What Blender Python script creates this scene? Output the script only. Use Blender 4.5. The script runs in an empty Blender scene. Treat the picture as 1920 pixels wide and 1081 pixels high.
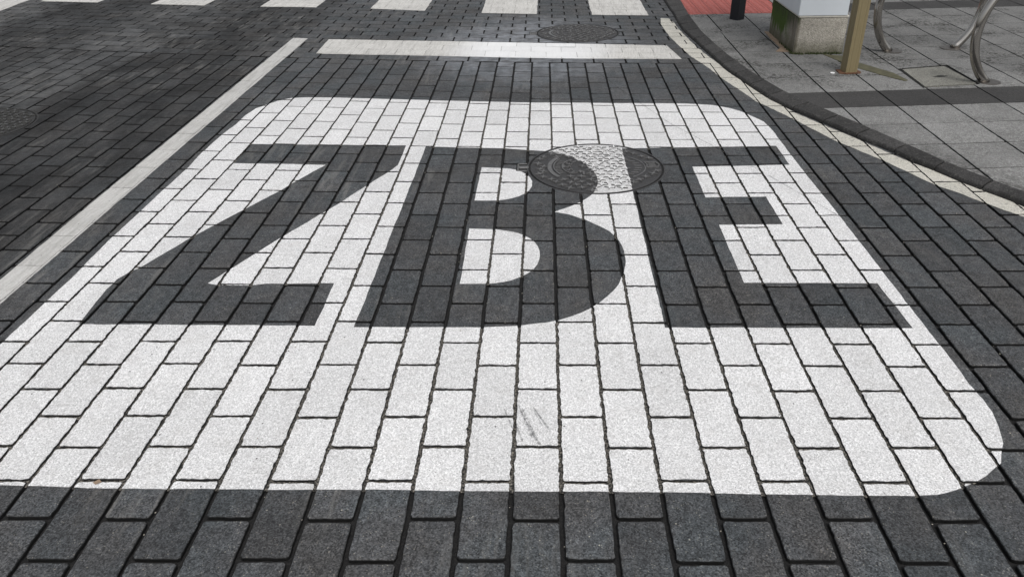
import bpy, bmesh, math, random
from mathutils import Vector, Matrix, noise
from mathutils.geometry import delaunay_2d_cdt
random.seed(7)
SC = bpy.context.scene
COL = SC.collection

# ------------------------------------------------------------------ camera
F, PITCH, YAW, ROLL, CH, CX, CY = 1479.84, 0.52343, -0.04484, -0.02101, 1.37346, 0.07423, -1.30895
fw = Vector((math.sin(YAW)*math.cos(PITCH), math.cos(YAW)*math.cos(PITCH), -math.sin(PITCH)))
rt0 = Vector((math.cos(YAW), -math.sin(YAW), 0)); up0 = rt0.cross(fw)
rt = rt0*math.cos(ROLL) + up0*math.sin(ROLL); up = -rt0*math.sin(ROLL) + up0*math.cos(ROLL)
cam = bpy.data.cameras.new('camera'); camo = bpy.data.objects.new('camera', cam); COL.objects.link(camo)
m = Matrix.Identity(4)
for i in range(3):
    m[i][0], m[i][1], m[i][2] = rt[i], up[i], -fw[i]
m[0][3], m[1][3], m[2][3] = CX, CY, CH
camo.matrix_world = m
cam.sensor_width = 36; cam.lens = F/1920*36; cam.clip_end = 500; cam.clip_start = .05
SC.camera = camo

# ------------------------------------------------------------------ light
SUN_EL, SUN_AZ = math.radians(58), math.radians(158)      # azimuth measured from +Y
w = bpy.data.worlds.new('World'); SC.world = w; w.use_nodes = True
nt = w.node_tree; bg = nt.nodes['Background']
sky = nt.nodes.new('ShaderNodeTexSky'); sky.sky_type = 'NISHITA'; sky.sun_disc = False
sky.sun_elevation = SUN_EL; sky.sun_rotation = SUN_AZ; sky.air_density = 1.2; sky.dust_density = 4
hs = nt.nodes.new('ShaderNodeHueSaturation'); hs.inputs['Saturation'].default_value = .22   # overcast: nearly grey
nt.links.new(sky.outputs[0], hs.inputs['Color']); nt.links.new(hs.outputs[0], bg.inputs['Color'])
bg.inputs['Strength'].default_value = .1
sl = bpy.data.lights.new('sun', 'SUN'); sl.energy = 1.2; sl.angle = math.radians(28); sl.color = (1, .97, .93)
so = bpy.data.objects.new('sun', sl); COL.objects.link(so)
sd = Vector((math.sin(SUN_AZ)*math.cos(SUN_EL), math.cos(SUN_AZ)*math.cos(SUN_EL), math.sin(SUN_EL)))
so.rotation_euler = sd.to_track_quat('Z', 'Y').to_euler()
SC.view_settings.view_transform = 'Standard'; SC.view_settings.look = 'None'
SC.view_settings.exposure = 0.34; SC.view_settings.gamma = 1; SC.view_settings.use_curve_mapping = False
SC.render.engine = 'CYCLES'

# ------------------------------------------------------------------ helpers
def tag(o, label=None, cat=None, group=None, kind=None):
    if label: o['label'] = label
    if cat: o['category'] = cat
    if group: o['group'] = group
    if kind: o['kind'] = kind
    return o
def empty(name, loc, rz=0):
    o = bpy.data.objects.new(name, None); COL.objects.link(o); o.location = loc; o.rotation_euler = (0, 0, rz)
    o.empty_display_size = .1
    return o
class MB:
    def __init__(s): s.v, s.f, s.t = [], [], []
    def add(s, vs, fs, tone=1.0):
        n = len(s.v); s.v += [tuple(q) for q in vs]; s.f += [tuple(a+n for a in q) for q in fs]
        s.t += [tone]*len(vs)
    def build(s, name, mat, parent=None, smooth=False):
        me = bpy.data.meshes.new(name); me.from_pydata(s.v, [], s.f)
        at = me.attributes.new('tone', 'FLOAT', 'POINT'); at.data.foreach_set('value', s.t)
        me.materials.append(mat); me.validate(); me.update()
        if smooth: me.shade_smooth()
        o = bpy.data.objects.new(name, me); COL.objects.link(o)
        if parent: o.parent = parent
        return o
def box(mb, x0, x1, y0, y1, z0, z1, b=0.0, tone=1.0):
    """box with chamfered vertical and top edges"""
    if b <= 0:
        vs = [(x, y, z) for z in (z0, z1) for x, y in ((x0, y0), (x1, y0), (x1, y1), (x0, y1))]
        mb.add(vs, [(3, 2, 1, 0), (4, 5, 6, 7)] + [(i, (i+1) % 4, (i+1) % 4+4, i+4) for i in range(4)], tone); return
    def ring(i, z):
        return [(x0+i+b, y0+i, z), (x1-i-b, y0+i, z), (x1-i, y0+i+b, z), (x1-i, y1-i-b, z), (x1-i-b, y1-i, z), (x0+i+b, y1-i, z), (x0+i, y1-i-b, z), (x0+i, y0+i+b, z)]
    vs = ring(0, z0)+ring(0, z1-b)+ring(b*.9, z1)
    fs = [tuple(range(7, -1, -1)), tuple(range(16, 24))]
    for k in (0, 8):
        fs += [(k+i, k+(i+1) % 8, k+8+(i+1) % 8, k+8+i) for i in range(8)]
    mb.add(vs, fs, tone)
def tube(mb, pts, r, n=20, tone=1.0, caps=True):
    pts = [Vector(p) for p in pts]; rings = []
    t0 = (pts[1]-pts[0]).normalized(); ref = Vector((0, 1, 0)) if abs(t0.y) < .7 else Vector((1, 0, 0))
    nrm = t0.cross(ref).normalized(); vs = []; fs = []
    for i, p in enumerate(pts):
        t = (pts[min(i+1, len(pts)-1)]-pts[max(i-1, 0)]).normalized()
        nrm = (nrm - t*nrm.dot(t)).normalized(); bi = t.cross(nrm)
        for k in range(n):
            a = 2*math.pi*k/n; vs.append(p+(nrm*math.cos(a)+bi*math.sin(a))*r)
    for i in range(len(pts)-1):
        for k in range(n):
            fs.append((i*n+k, i*n+(k+1) % n, (i+1)*n+(k+1) % n, (i+1)*n+k))
    if caps:
        fs.append(tuple(range(n-1, -1, -1))); fs.append(tuple(range((len(pts)-1)*n, len(pts)*n)))
    mb.add(vs, fs, tone)
def lathe(mb, prof, cx, cy, n=48, tone=1.0, closed_top=True):
    vs = []; fs = []
    for r, z in prof:
        for k in range(n):
            a = 2*math.pi*k/n; vs.append((cx+r*math.cos(a), cy+r*math.sin(a), z))
    for i in range(len(prof)-1):
        for k in range(n): fs.append((i*n+k, i*n+(k+1) % n, (i+1)*n+(k+1) % n, (i+1)*n+k))
    if closed_top: fs.append(tuple(range((len(prof)-1)*n, len(prof)*n)))
    mb.add(vs, fs, tone)

def interp(tb, x):
    if x <= tb[0][0]: (a, b) = tb[0], tb[1]
    elif x >= tb[-1][0]: (a, b) = tb[-2], tb[-1]
    else:
        for a, b in zip(tb, tb[1:]):
            if a[0] <= x <= b[0]: break
    return a[1]+(b[1]-a[1])*(x-a[0])/(b[0]-a[0])
WA = [(-.5, .02), (0, .015), (.8, 0), (2.5, -.033), (3.25, -.07), (4.2, -.085), (6, -.16), (9, -.22)]
WB = [(-.5, 0), (.8, 0), (2.5, .015), (4.2, .018), (6, .006), (9, .003)]
def warp(x, y):          # the courses of the street are not laid quite straight
    a = interp(WA, max(-.5, min(9, y))); b = interp(WB, max(-.5, min(9, y)))
    return (x, y+a*x+b*x*x)

def pip(pt, poly):
    x, y = pt; c = False; n = len(poly); j = n-1
    for i in range(n):
        xi, yi = poly[i]; xj, yj = poly[j]
        if (yi > y) != (yj > y) and x < (xj-xi)*(y-yi)/(yj-yi)+xi: c = not c
        j = i
    return c
def dens(poly, ds, jit, seed=0, closed=True):
    """subdivide an outline and let it waver a little"""
    out = []; n = len(poly)
    for i in range(n if closed else n-1):
        a = Vector(poly[i]); b = Vector(poly[(i+1) % n]); L = (b-a).length
        k = max(1, int(L/ds)); t = (b-a)/max(L, 1e-6); nn = Vector((-t.y, t.x))
        for q in range(k):
            p = a+(b-a)*q/k
            if q:
                p = p+nn*jit*(noise.noise((p.x*9, p.y*9, seed))*1.6+noise.noise((p.x*55, p.y*55, seed+3))*1.1)
            out.append((p.x, p.y))
    if not closed: out.append(tuple(poly[-1]))
    return out
class Region:
    """signed union of outlines: +1 solid, -1 cut out"""
    def __init__(s, polys):
        s.p = polys; s.segs = []
        for poly, sg in polys:
            for i in range(len(poly)):
                a, b = poly[i], poly[(i+1) % len(poly)]
                s.segs.append((min(a[0], b[0]), max(a[0], b[0]), min(a[1], b[1]), max(a[1], b[1])))
        xs = [q[0] for p, _ in polys for q in p]; ys = [q[1] for p, _ in polys for q in p]
        s.bb = (min(xs), max(xs), min(ys), max(ys))
    def inside(s, pt): return sum(sg for poly, sg in s.p if pip(pt, poly)) > 0
    def clip(s, poly):
        """returns (verts, faces) of poly ∩ region"""
        x0 = min(p[0] for p in poly); x1 = max(p[0] for p in poly); y0 = min(p[1] for p in poly); y1 = max(p[1] for p in poly)
        if x1 < s.bb[0] or x0 > s.bb[1] or y1 < s.bb[2] or y0 > s.bb[3]: return None
        if not any(a < x1 and b > x0 and c < y1 and d > y0 for a, b, c, d in s.segs):
            c = (sum(p[0] for p in poly)/len(poly), sum(p[1] for p in poly)/len(poly))
            return (list(poly), [tuple(range(len(poly)))]) if s.inside(c) else None
        vs = [Vector(p) for p in poly]; fs = [list(range(len(poly)))]
        for q, _ in s.p:
            n = len(vs); vs += [Vector(p) for p in q]; fs.append(list(range(n, n+len(q))))
        r = delaunay_2d_cdt(vs, [], fs, 1, 1e-6, True)
        out = []
        for f, og in zip(r[2], r[5]):
            if 0 in og and sum(s.p[i-1][1] for i in og if i > 0) > 0: out.append(tuple(f))
        if not out: return None
        used = sorted({i for f in out for i in f}); mp = {u: i for i, u in enumerate(used)}
        return [tuple(r[0][u]) for u in used], [tuple(mp[i] for i in f) for f in out]
def orient(vs, fs):
    o = []
    for f in fs:
        A = sum(vs[f[i]][0]*vs[f[(i+1) % len(f)]][1]-vs[f[(i+1) % len(f)]][0]*vs[f[i]][1] for i in range(len(f)))
        o.append(f if A > 0 else tuple(reversed(f)))
    return o
def slab(mb, res, zf, drop, tone=1.0):
    """a thin plate: faces on top, the free edges folded down by drop"""
    if res is None: return
    vs, fs = res; fs = orient(vs, fs); n = len(vs)
    es = {}
    for f in fs:
        for i in range(len(f)):
            a, b = f[i], f[(i+1) % len(f)]
            if (b, a) in es: del es[(b, a)]
            else: es[(a, b)] = 1
    V = [(x, y, zf(x, y)) for x, y in vs]; V += [(x, y, z-drop) for x, y, z in V]
    mb.add(V, list(fs)+[(a, a+n, b+n, b) for a, b in es], tone)

def outline(quad, inset, ds, j1, rc, seed):
    """wavering outline of a block: corners cut, edges nibbled"""
    cx = sum(q[0] for q in quad)/4; cy = sum(q[1] for q in quad)/4
    E = []
    for i in range(4):
        a = Vector(quad[i]); b = Vector(quad[(i+1) % 4]); t = (b-a).normalized(); nn = Vector((-t.y, t.x))
        E.append((a+nn*inset, t, nn, (b-a).length))
    cs = []
    for i in range(4):
        p, t, nn, L = E[i-1]; q, u, mm, _ = E[i]
        den = t.x*u.y-t.y*u.x; d = q-p; k = (d.x*u.y-d.y*u.x)/den; cs.append(p+t*k)
    out = []
    for i in range(4):
        a, b = cs[i], cs[(i+1) % 4]; t, nn = E[i][1], E[i][2]; L = (b-a).length
        s0, s1 = rc, L-rc; k = max(1, int((s1-s0)/ds))
        for q in range(k+1):
            s_ = s0+(s1-s0)*q/k; p = a+t*s_
            jj = j1*(noise.noise((p.x*60+seed, p.y*60, seed*.37))*1.5+random.uniform(-.55, .55)-(.8 if random.random() < .05 else 0)*(-1))
            p = p+nn*jj
            out.append((p.x, p.y))
    return out

# ------------------------------------------------------------------ materials
def M(name):
    mt = bpy.data.materials.new(name); mt.use_nodes = True
    return mt, mt.node_tree, mt.node_tree.nodes['Principled BSDF']
class N:
    def __init__(s, nt):
        s.nt = nt; s.g = nt.nodes.new('ShaderNodeNewGeometry'); s.pos = s.g.outputs['Position']
    def set(s, inp, v):
        if isinstance(v, bpy.types.NodeSocket): s.nt.links.new(v, inp)
        elif isinstance(v, (tuple, list)) and len(v) == 3 and inp.type == 'RGBA': inp.default_value = (*v, 1)
        else: inp.default_value = v
    def math(s, op, a, b=0.0, c=None, clamp=False):
        n = s.nt.nodes.new('ShaderNodeMath'); n.operation = op; n.use_clamp = clamp
        s.set(n.inputs[0], a); s.set(n.inputs[1], b)
        if c is not None: s.set(n.inputs[2], c)
        return n.outputs[0]
    def noise(s, scale, detail=3, rough=.55, vec=None, dist=0):
        n = s.nt.nodes.new('ShaderNodeTexNoise'); n.inputs['Scale'].default_value = scale
        n.inputs['Detail'].default_value = detail; n.inputs['Roughness'].default_value = rough; n.inputs['Distortion'].default_value = dist
        s.nt.links.new(vec or s.pos, n.inputs['Vector']); return n.outputs['Fac']
    def vor(s, scale, out='Distance', vec=None):
        n = s.nt.nodes.new('ShaderNodeTexVoronoi'); n.inputs['Scale'].default_value = scale
        s.nt.links.new(vec or s.pos, n.inputs['Vector']); return n.outputs[out]
    def rng(s, v, a, b, c=0.0, d=1.0, smooth=False):
        n = s.nt.nodes.new('ShaderNodeMapRange'); n.clamp = True
        if smooth: n.interpolation_type = 'SMOOTHSTEP'
        s.set(n.inputs[0], v)
        for i, q in enumerate((a, b, c, d)): s.set(n.inputs[i+1], q)
        return n.outputs[0]
    def mix(s, f, a, b, mode='MIX'):
        n = s.nt.nodes.new('ShaderNodeMix'); n.data_type = 'RGBA'; n.blend_type = mode
        s.set(n.inputs[0], f); s.set(n.inputs[6], a); s.set(n.inputs[7], b); return n.outputs[2]
    def attr(s, nm):
        n = s.nt.nodes.new('ShaderNodeAttribute'); n.attribute_name = nm; return n.outputs['Fac']
    def scale(s, sx, sy, sz, rz=0, loc=(0, 0, 0)):
        n = s.nt.nodes.new('ShaderNodeMapping'); n.vector_type = 'POINT'
        n.inputs['Scale'].default_value = (sx, sy, sz); n.inputs['Rotation'].default_value = (0, 0, rz); n.inputs['Location'].default_value = loc
        s.nt.links.new(s.pos, n.inputs['Vector']); return n.outputs[0]
    def xyz(s):
        n = s.nt.nodes.new('ShaderNodeSeparateXYZ'); s.nt.links.new(s.pos, n.inputs[0]); return n.outputs
    def bump(s, bsdf, h, strength, dist):
        n = s.nt.nodes.new('ShaderNodeBump'); n.inputs['Strength'].default_value = strength; n.inputs['Distance'].default_value = dist
        s.nt.links.new(h, n.inputs['Height']); s.nt.links.new(n.outputs[0], bsdf.inputs['Normal'])
    def gate(s, thr):       # random gate per voronoi cell used elsewhere
        pass
def scal(n, col, f): # multiply colour by a scalar
    c = n.nt.nodes.new('ShaderNodeVectorMath'); c.operation = 'SCALE'
    n.set(c.inputs[0], col); n.set(c.inputs['Scale'], f); return c.outputs[0]
def vec(n, v):
    c = n.nt.nodes.new('ShaderNodeRGB'); c.outputs[0].default_value = (*v, 1); return c.outputs[0]
def grains(n, scale, radius, share):
    """mask of little stones: cells of a voronoi, only a share of them, as dots"""
    d = n.vor(scale); c = n.vor(scale, 'Color')
    sep = n.nt.nodes.new('ShaderNodeSeparateColor'); n.nt.links.new(c, sep.inputs[0])
    return n.math('MULTIPLY', n.math('LESS_THAN', d, radius), n.math('LESS_THAN', sep.outputs[0], share))

def cells(n, scale, lo, hi):
    c = n.vor(scale, 'Color'); sep = n.nt.nodes.new('ShaderNodeSeparateColor'); n.nt.links.new(c, sep.inputs[0])
    return n.rng(sep.outputs[1], 0, 1, lo, hi)
def mat_paver():
    mt, t, b = M('dark_paver'); n = N(t); x, y, z = n.xyz()
    tone = n.attr('tone')
    fine = n.noise(210, 5, .8); mid = n.noise(28, 4, .6); big = n.noise(2.1, 3, .6)
    col = n.mix(n.rng(fine, .36, .64), (.027, .0282, .0302), (.094, .097, .1015))
    col = scal(n, col, n.rng(mid, .25, .75, .74, 1.22))
    col = scal(n, col, n.rng(big, .3, .7, .88, 1.12))
    col = scal(n, col, n.math('MULTIPLY', cells(n, 270, .45, 1.6), cells(n, 120, .84, 1.16)))
    col = n.mix(n.math('MULTIPLY', grains(n, 190, .33, .17), n.rng(mid, .4, .62)), col, (.21, .2, .18))
    col = n.mix(grains(n, 120, .26, .2), col, (.02, .02, .021))
    col = n.mix(grains(n, 45, .09, .13), col, (.33, .31, .27))
    hue = n.noise(3.4, 3, .6)
    col = n.mix(n.rng(hue, .35, .5, 1, 0), col, n.mix(1.0, col, (1.0, .955, .91), 'MULTIPLY'))
    col = n.mix(n.rng(hue, .5, .62), col, n.mix(1.0, col, (.92, .98, 1.0), 'MULTIPLY'))
    spot = n.math('LESS_THAN', n.math('ADD', n.vor(1.7), n.math('MULTIPLY', n.noise(38, 4, .7), .07)), .062)
    spot = n.math('MULTIPLY', spot, n.rng(x, -1.9, -1.7, 1, 0))
    col = n.mix(spot, col, (.016, .015, .015))
    # the running lane on the left: oil and rubber, with a paler track scrubbed clean
    dirt = n.rng(n.math('ADD', x, n.math('MULTIPLY', n.noise(3, 3), .12)), -1.9, -1.72, 1, 0)
    dirt = n.math('MULTIPLY', dirt, n.rng(n.noise(1.1, 4, .65, n.scale(1, .4, 1)), .3, .62, .72, 1.0))
    col = n.mix(dirt, col, scal(n, n.mix(.5, col, (.036, .032, .029)), .42))
    band = n.math('MULTIPLY', n.rng(n.noise(4.2, 5, .68, n.scale(1, .3, 1)), .38, .62, .52, 1.55), n.rng(n.noise(1.4, 4, .6), .3, .7, .8, 1.25))
    col = scal(n, col, n.mix(n.rng(x, -1.9, -1.75, 1, 0), (1, 1, 1), scal(n, vec(n, (1, 1, 1)), band)))
    wob = n.math('MULTIPLY', n.math('SUBTRACT', n.noise(2.2, 5, .65), .5), 1.1)
    px = n.math('ADD', x, wob)
    tr = n.math('MULTIPLY', n.rng(px, -3.75, -3.55), n.rng(px, -2.95, -2.78, 1, 0))
    py = n.math('ADD', y, wob)
    tr = n.math('MULTIPLY', tr, n.rng(py, 2.9, 3.3))
    tr2 = n.math('MULTIPLY', n.rng(px, -4.75, -4.5, 1, 0), n.rng(py, 4.8, 5.2))
    tr = n.math('MULTIPLY', n.math('MAXIMUM', tr, tr2), n.rng(n.noise(7, 5, .7), .36, .54))
    tr = n.math('MULTIPLY', tr, n.rng(n.math('ADD', tone, n.noise(4, 2)), 1.25, 1.5, .35, 1))
    col = n.mix(tr, col, scal(n, n.mix(.6, col, (.072, .073, .074)), 1.25))
    # dark oil stains and streaks along the lane
    ol = n.math('MULTIPLY', n.rng(n.noise(1.7, 4, .6, n.scale(1.8, .35, 1)), .56, .7), n.rng(x, -1.8, -1.0, 1, .12))
    col = scal(n, col, n.rng(ol, 0, 1, 1, .62))
    st = n.math('MULTIPLY', n.rng(n.noise(30, 4, .65, n.scale(1.3, .12, 1, math.radians(-22))), .5, .64), n.rng(n.noise(1.3, 3), .46, .56))
    col = n.mix(n.math('MULTIPLY', n.math('MULTIPLY', st, n.rng(x, -.5, .2, .42, .16)), 1.0), col, (.18, .175, .165))
    # sky glare around the stop line, painted into the paver colour
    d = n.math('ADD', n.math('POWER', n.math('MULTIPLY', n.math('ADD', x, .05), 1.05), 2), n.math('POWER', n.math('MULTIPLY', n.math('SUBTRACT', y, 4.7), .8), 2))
    glare = n.math('MULTIPLY', n.rng(n.math('ADD', d, n.math('MULTIPLY', n.noise(9, 4), .9)), .3, 1.5, 1, 0, True), n.rng(n.noise(16, 4, .6), .35, .62, .25, 1))
    col = n.mix(n.math('MULTIPLY', glare, .8), col, (.25, .265, .29))
    col = scal(n, col, tone)
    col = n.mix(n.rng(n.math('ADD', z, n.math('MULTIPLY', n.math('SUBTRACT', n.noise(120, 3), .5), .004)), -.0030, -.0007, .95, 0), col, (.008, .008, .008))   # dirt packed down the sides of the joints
    t.links.new(col, b.inputs['Base Color'])
    n.set(b.inputs['Roughness'], n.math('MULTIPLY', n.rng(n.noise(40, 3), .3, .7, .8, 1.05), n.rng(n.noise(2.2, 4, .6), .38, .62, .55, .85))); b.inputs['Specular IOR Level'].default_value = .27
    h = n.math('ADD', fine, n.math('MULTIPLY', n.noise(90, 3), .7))
    n.bump(b, h, .55, .0016)
    return mt
def mat_joint(c0=(.004, .004, .0045), c1=(.02, .019, .018), name='joint_sand'):
    mt, t, b = M(name); n = N(t)
    col = n.mix(n.rng(n.noise(150, 4, .7), .45, .75), c0, c1)
    t.links.new(col, b.inputs['Base Color']); b.inputs['Roughness'].default_value = .9
    n.bump(b, n.noise(160, 3), .8, .004); return mt
def mat_paint(name, base, grime, wear=.0, tint=(.55, .53, .5), worn=None, relief=0.0, rough=.55):
    mt, t, b = M(name); n = N(t)
    tone = n.attr('tone')
    fine = n.noise(230, 4, .85); mid = n.noise(14, 5, .62); big = n.noise(2.7, 3)
    col = n.mix(n.rng(fine, .36, .58), scal(n, vec(n, base), .55), vec(n, base))
    col = n.mix(n.math('MULTIPLY', n.rng(mid, .5, .78), grime), col, tint)
    col = scal(n, col, n.rng(big, .3, .7, .93, 1.04))
    col = scal(n, col, n.math('MULTIPLY', cells(n, 300, .72, 1.12), cells(n, 130, .93, 1.04)))
    col = n.mix(n.math('MULTIPLY', grains(n, 130, .2, .16), .75), col, (.16, .155, .15))
    col = n.mix(grains(n, 38, .1, .1), col, (.05, .05, .05))
    st = n.math('MULTIPLY', n.rng(n.noise(26, 5, .7, n.scale(1.4, .14, 1, math.radians(-24))), .54, .7), n.rng(n.noise(1.7, 3), .46, .58))
    col = n.mix(n.math('MULTIPLY', st, .22), col, (.25, .24, .23))
    if worn:
        k = n.math('MULTIPLY', n.rng(n.noise(60, 5, .75), worn, worn+.05), n.rng(n.noise(5, 2), .4, .55))
        col = n.mix(k, col, (.09, .088, .083))
    col = scal(n, col, tone)
    t.links.new(col, b.inputs['Base Color']); b.inputs['Roughness'].default_value = rough; b.inputs['Specular IOR Level'].default_value = .35
    h = n.math('ADD', fine, n.math('MULTIPLY', n.noise(70, 4), 1.0+relief)); n.bump(b, h, .35, .0014+relief*.001)
    return mt
def mat_stripe(name, base, worn=None):
    """thick thermoplastic band: trowel ripples, tyre grime, chipped spots"""
    mt, t, b = M(name); n = N(t); tone = n.attr('tone')
    fine = n.noise(200, 3, .7)
    wv = n.nt.nodes.new('ShaderNodeTexWave'); wv.inputs['Scale'].default_value = 9; wv.inputs['Distortion'].default_value = 9; wv.inputs['Detail'].default_value = 3; wv.inputs['Detail Scale'].default_value = 2.2
    n.nt.links.new(n.scale(1.6, .5, 1, .3), wv.inputs['Vector'])
    col = n.mix(n.rng(fine, .35, .65), scal(n, vec(n, base), .78), vec(n, base))
    col = scal(n, col, n.rng(wv.outputs['Fac'], 0, 1, .92, 1.03))
    col = n.mix(n.rng(n.noise(11, 5, .65), .5, .8, 0, .45), col, (.3, .29, .27))
    col = n.mix(grains(n, 60, .16, .12), col, (.1, .1, .1))
    if worn: col = n.mix(n.rng(n.noise(75, 5, .75), worn, worn+.06), col, (.09, .085, .08))
    x, y, z = n.xyz(); col = n.mix(n.rng(n.noise(14, 5, .7, n.scale(2.2, .25, 1)), .48, .72, 0, .55), col, (.26, .255, .24))
    d = n.math('ADD', n.math('POWER', n.math('ADD', x, .02), 2), n.math('POWER', n.math('SUBTRACT', y, 4.55), 2)); col = n.mix(n.rng(d, .05, .5, .7, 0, True), col, (.82, .83, .85))  # reflected sky glare painted as a paler middle of the stop line
    col = n.mix(n.rng(z, -.0018, -.0006, .75, 0), col, (.2, .19, .18))
    col = scal(n, col, tone)
    t.links.new(col, b.inputs['Base Color']); b.inputs['Roughness'].default_value = .7; b.inputs['Specular IOR Level'].default_value = .25
    n.bump(b, n.math('ADD', fine, n.math('MULTIPLY', wv.outputs['Fac'], .8)), .35, .002); return mt
def mat_concrete(name, c0, c1, pit=.03, stain=None, rough=.85, fine_s=170):
    mt, t, b = M(name); n = N(t); x, y, z = n.xyz(); tone = n.attr('tone')
    fine = n.noise(fine_s, 4, .7); big = n.noise(4, 5, .6)
    col = n.mix(n.rng(fine, .33, .68), c0, c1)
    col = scal(n, col, n.rng(big, .3, .72, .82, 1.12))
    col = scal(n, col, n.math('MULTIPLY', cells(n, 190, .78, 1.22), cells(n, 80, .9, 1.1)))
    col = n.mix(n.math('MULTIPLY', grains(n, 110, .3, .3), n.rng(n.noise(6, 4), .42, .6)), col, scal(n, vec(n, c0), .25))
    if stain == 'pavement':   # black mildew in the damp places round the racks and along the kerb
        md = n.math('MULTIPLY', n.rng(n.noise(55, 5, .72), .47, .57), n.rng(n.noise(3.1, 4, .6, n.scale(1, 1.3, 1)), .44, .6))
        md = n.math('MULTIPLY', md, n.rng(y, 3.2, 3.8, .35, 1))
        col = n.mix(md, col, (.028, .027, .023))
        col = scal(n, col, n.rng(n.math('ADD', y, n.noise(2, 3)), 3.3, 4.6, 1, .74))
        kd = n.math('ADD', n.math('MULTIPLY', x, 1.0), n.math('MULTIPLY', y, .62))
        kk = n.math('MULTIPLY', n.rng(n.math('SUBTRACT', kd, n.math('MULTIPLY', n.noise(5, 5, .7), .34)), 3.05, 3.3, 1, 0), n.rng(n.noise(45, 5, .75), .4, .6))
        kk = n.math('MULTIPLY', kk, n.rng(y, 3.6, 4.0, 1, 0))
        col = n.mix(kk, col, (.05, .048, .045))
        col = n.mix(n.rng(z, PZ-.004, PZ-.0016, .95, 0), col, (.01, .01, .009))
    col = scal(n, col, tone)
    if stain == 'kerb':
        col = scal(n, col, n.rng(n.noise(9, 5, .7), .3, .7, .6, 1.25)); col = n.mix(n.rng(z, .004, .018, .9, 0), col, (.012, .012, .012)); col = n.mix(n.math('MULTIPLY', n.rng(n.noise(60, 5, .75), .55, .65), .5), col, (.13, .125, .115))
    if stain == 'base':
        g = n.rng(n.math('ADD', z, n.math('MULTIPLY', n.noise(14, 5, .7), .16)), .10, .22, 1, 0)
        ax = n.rng(x, 1.79, 1.80, 1, 0)       # the side that never dries
        col = n.mix(n.math('MULTIPLY', ax, n.rng(n.noise(8, 4, .6, n.scale(1, 1, .35)), .35, .6, .25, .8)), col, (.10, .085, .062))
        col = n.mix(n.math('MULTIPLY', g, .85), col, (.06, .06, .03))
        drip = n.math('ADD', z, n.math('MULTIPLY', n.noise(11, 4, .6, n.scale(2, 2, .25)), .34))
        far = n.math('MULTIPLY', ax, n.rng(n.math('ADD', y, n.math('MULTIPLY', n.noise(9, 2), .2)), 4.45, 4.6))
        col = n.mix(n.math('MULTIPLY', far, n.rng(drip, .26, .30)), col, (.05, .085, .012))
        wet = n.math('MULTIPLY', ax, n.rng(drip, .36, .42))
        col = n.mix(n.math('MULTIPLY', wet, .8), col, (.03, .04, .012))
    t.links.new(col, b.inputs['Base Color']); b.inputs['Roughness'].default_value = rough; b.inputs['Specular IOR Level'].default_value = .3
    n.bump(b, n.math('ADD', fine, n.math('MULTIPLY', n.noise(40, 3), .6)), .5, .003); return mt
def mat_simple(name, col, rough=.5, metal=0.0, var=.15, scale=30, bump=.1, stretch=(1, 1, 1), spec=.5):
    mt, t, b = M(name); n = N(t)
    nz = n.noise(scale, 4, .6, n.scale(*stretch))
    c = scal(n, vec(n, col), n.rng(nz, .3, .7, 1-var, 1+var)); t.links.new(c, b.inputs['Base Color'])
    n.set(b.inputs['Roughness'], n.rng(n.noise(scale*1.7, 3), .3, .7, max(0, rough-.08), rough+.08)); b.inputs['Metallic'].default_value = metal
    b.inputs['Specular IOR Level'].default_value = spec
    n.bump(b, nz, bump, .002); return mt

PZ = .03
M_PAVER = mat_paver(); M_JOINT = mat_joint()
M_JPAINT = mat_joint((.012, .012, .012), (.36, .33, .285), 'joint_sand_with_paint')
M_WHITE = mat_paint('white_road_paint', (.87, .87, .875), .42, tint=(.56, .545, .53), worn=.66)
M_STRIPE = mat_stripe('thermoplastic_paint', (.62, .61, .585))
M_LANE = mat_stripe('worn_lane_paint', (.56, .555, .54))
M_CREAM = mat_paint('worn_cream_paint', (.66, .64, .57), .4, worn=.57, relief=1.0)
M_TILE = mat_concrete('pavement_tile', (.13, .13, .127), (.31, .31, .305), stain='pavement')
M_KERB = mat_concrete('dark_kerb_stone', (.017, .017, .018), (.064, .062, .06), rough=.8, stain='kerb')
M_BASE = mat_concrete('mossy_concrete', (.22, .205, .175), (.47, .445, .395), stain='base')
M_IRON = mat_simple('cast_iron', (.04, .039, .04), .55, 0.1, .3, 60, .4)
M_IRON_TOP = mat_simple('cast_iron_worn_tops', (.115, .114, .114), .42, 0.15, .25, 60, .3)
M_IRON_DK = mat_simple('grimy_gap', (.008, .008, .008), .9)
M_STEEL = mat_simple('brushed_steel', (.42, .4, .375), .14, 1.0, .12, 9, .0)
M_FLANGE = mat_simple('dull_flange_steel', (.13, .12, .11), .5, .8, .25, 40, .2)
M_BLACK = mat_simple('black_powder_coat', (.008, .009, .013), .42, 0, .2, 40, .1)
M_GOLD = mat_simple('olive_gold_paint', (.20, .163, .088), .5, .0, .1, 30, .1, (8, 8, .6))
M_RUST = mat_simple('rust', (.10, .045, .022), .9, 0, .5, 70, .6)
M_CAB = mat_simple('light_grey_cabinet_paint', (.58, .62, .66), .45, 0, .03, 8, .03)
M_RED = mat_simple('red_tactile_concrete', (.31, .09, .078), .85, 0, .3, 34, .5, (1, 3, 1))
M_OLIVE = mat_simple('olive_filler', (.07, .066, .036), .8, 0, .3, 25, .4)
M_TAN = mat_simple('tan_mortar', (.23, .17, .12), .9, 0, .25, 40, .5)
M_BEIGE = mat_simple('mortar_lip', (.5, .48, .43), .8, 0, .1, 40, .3)

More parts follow.
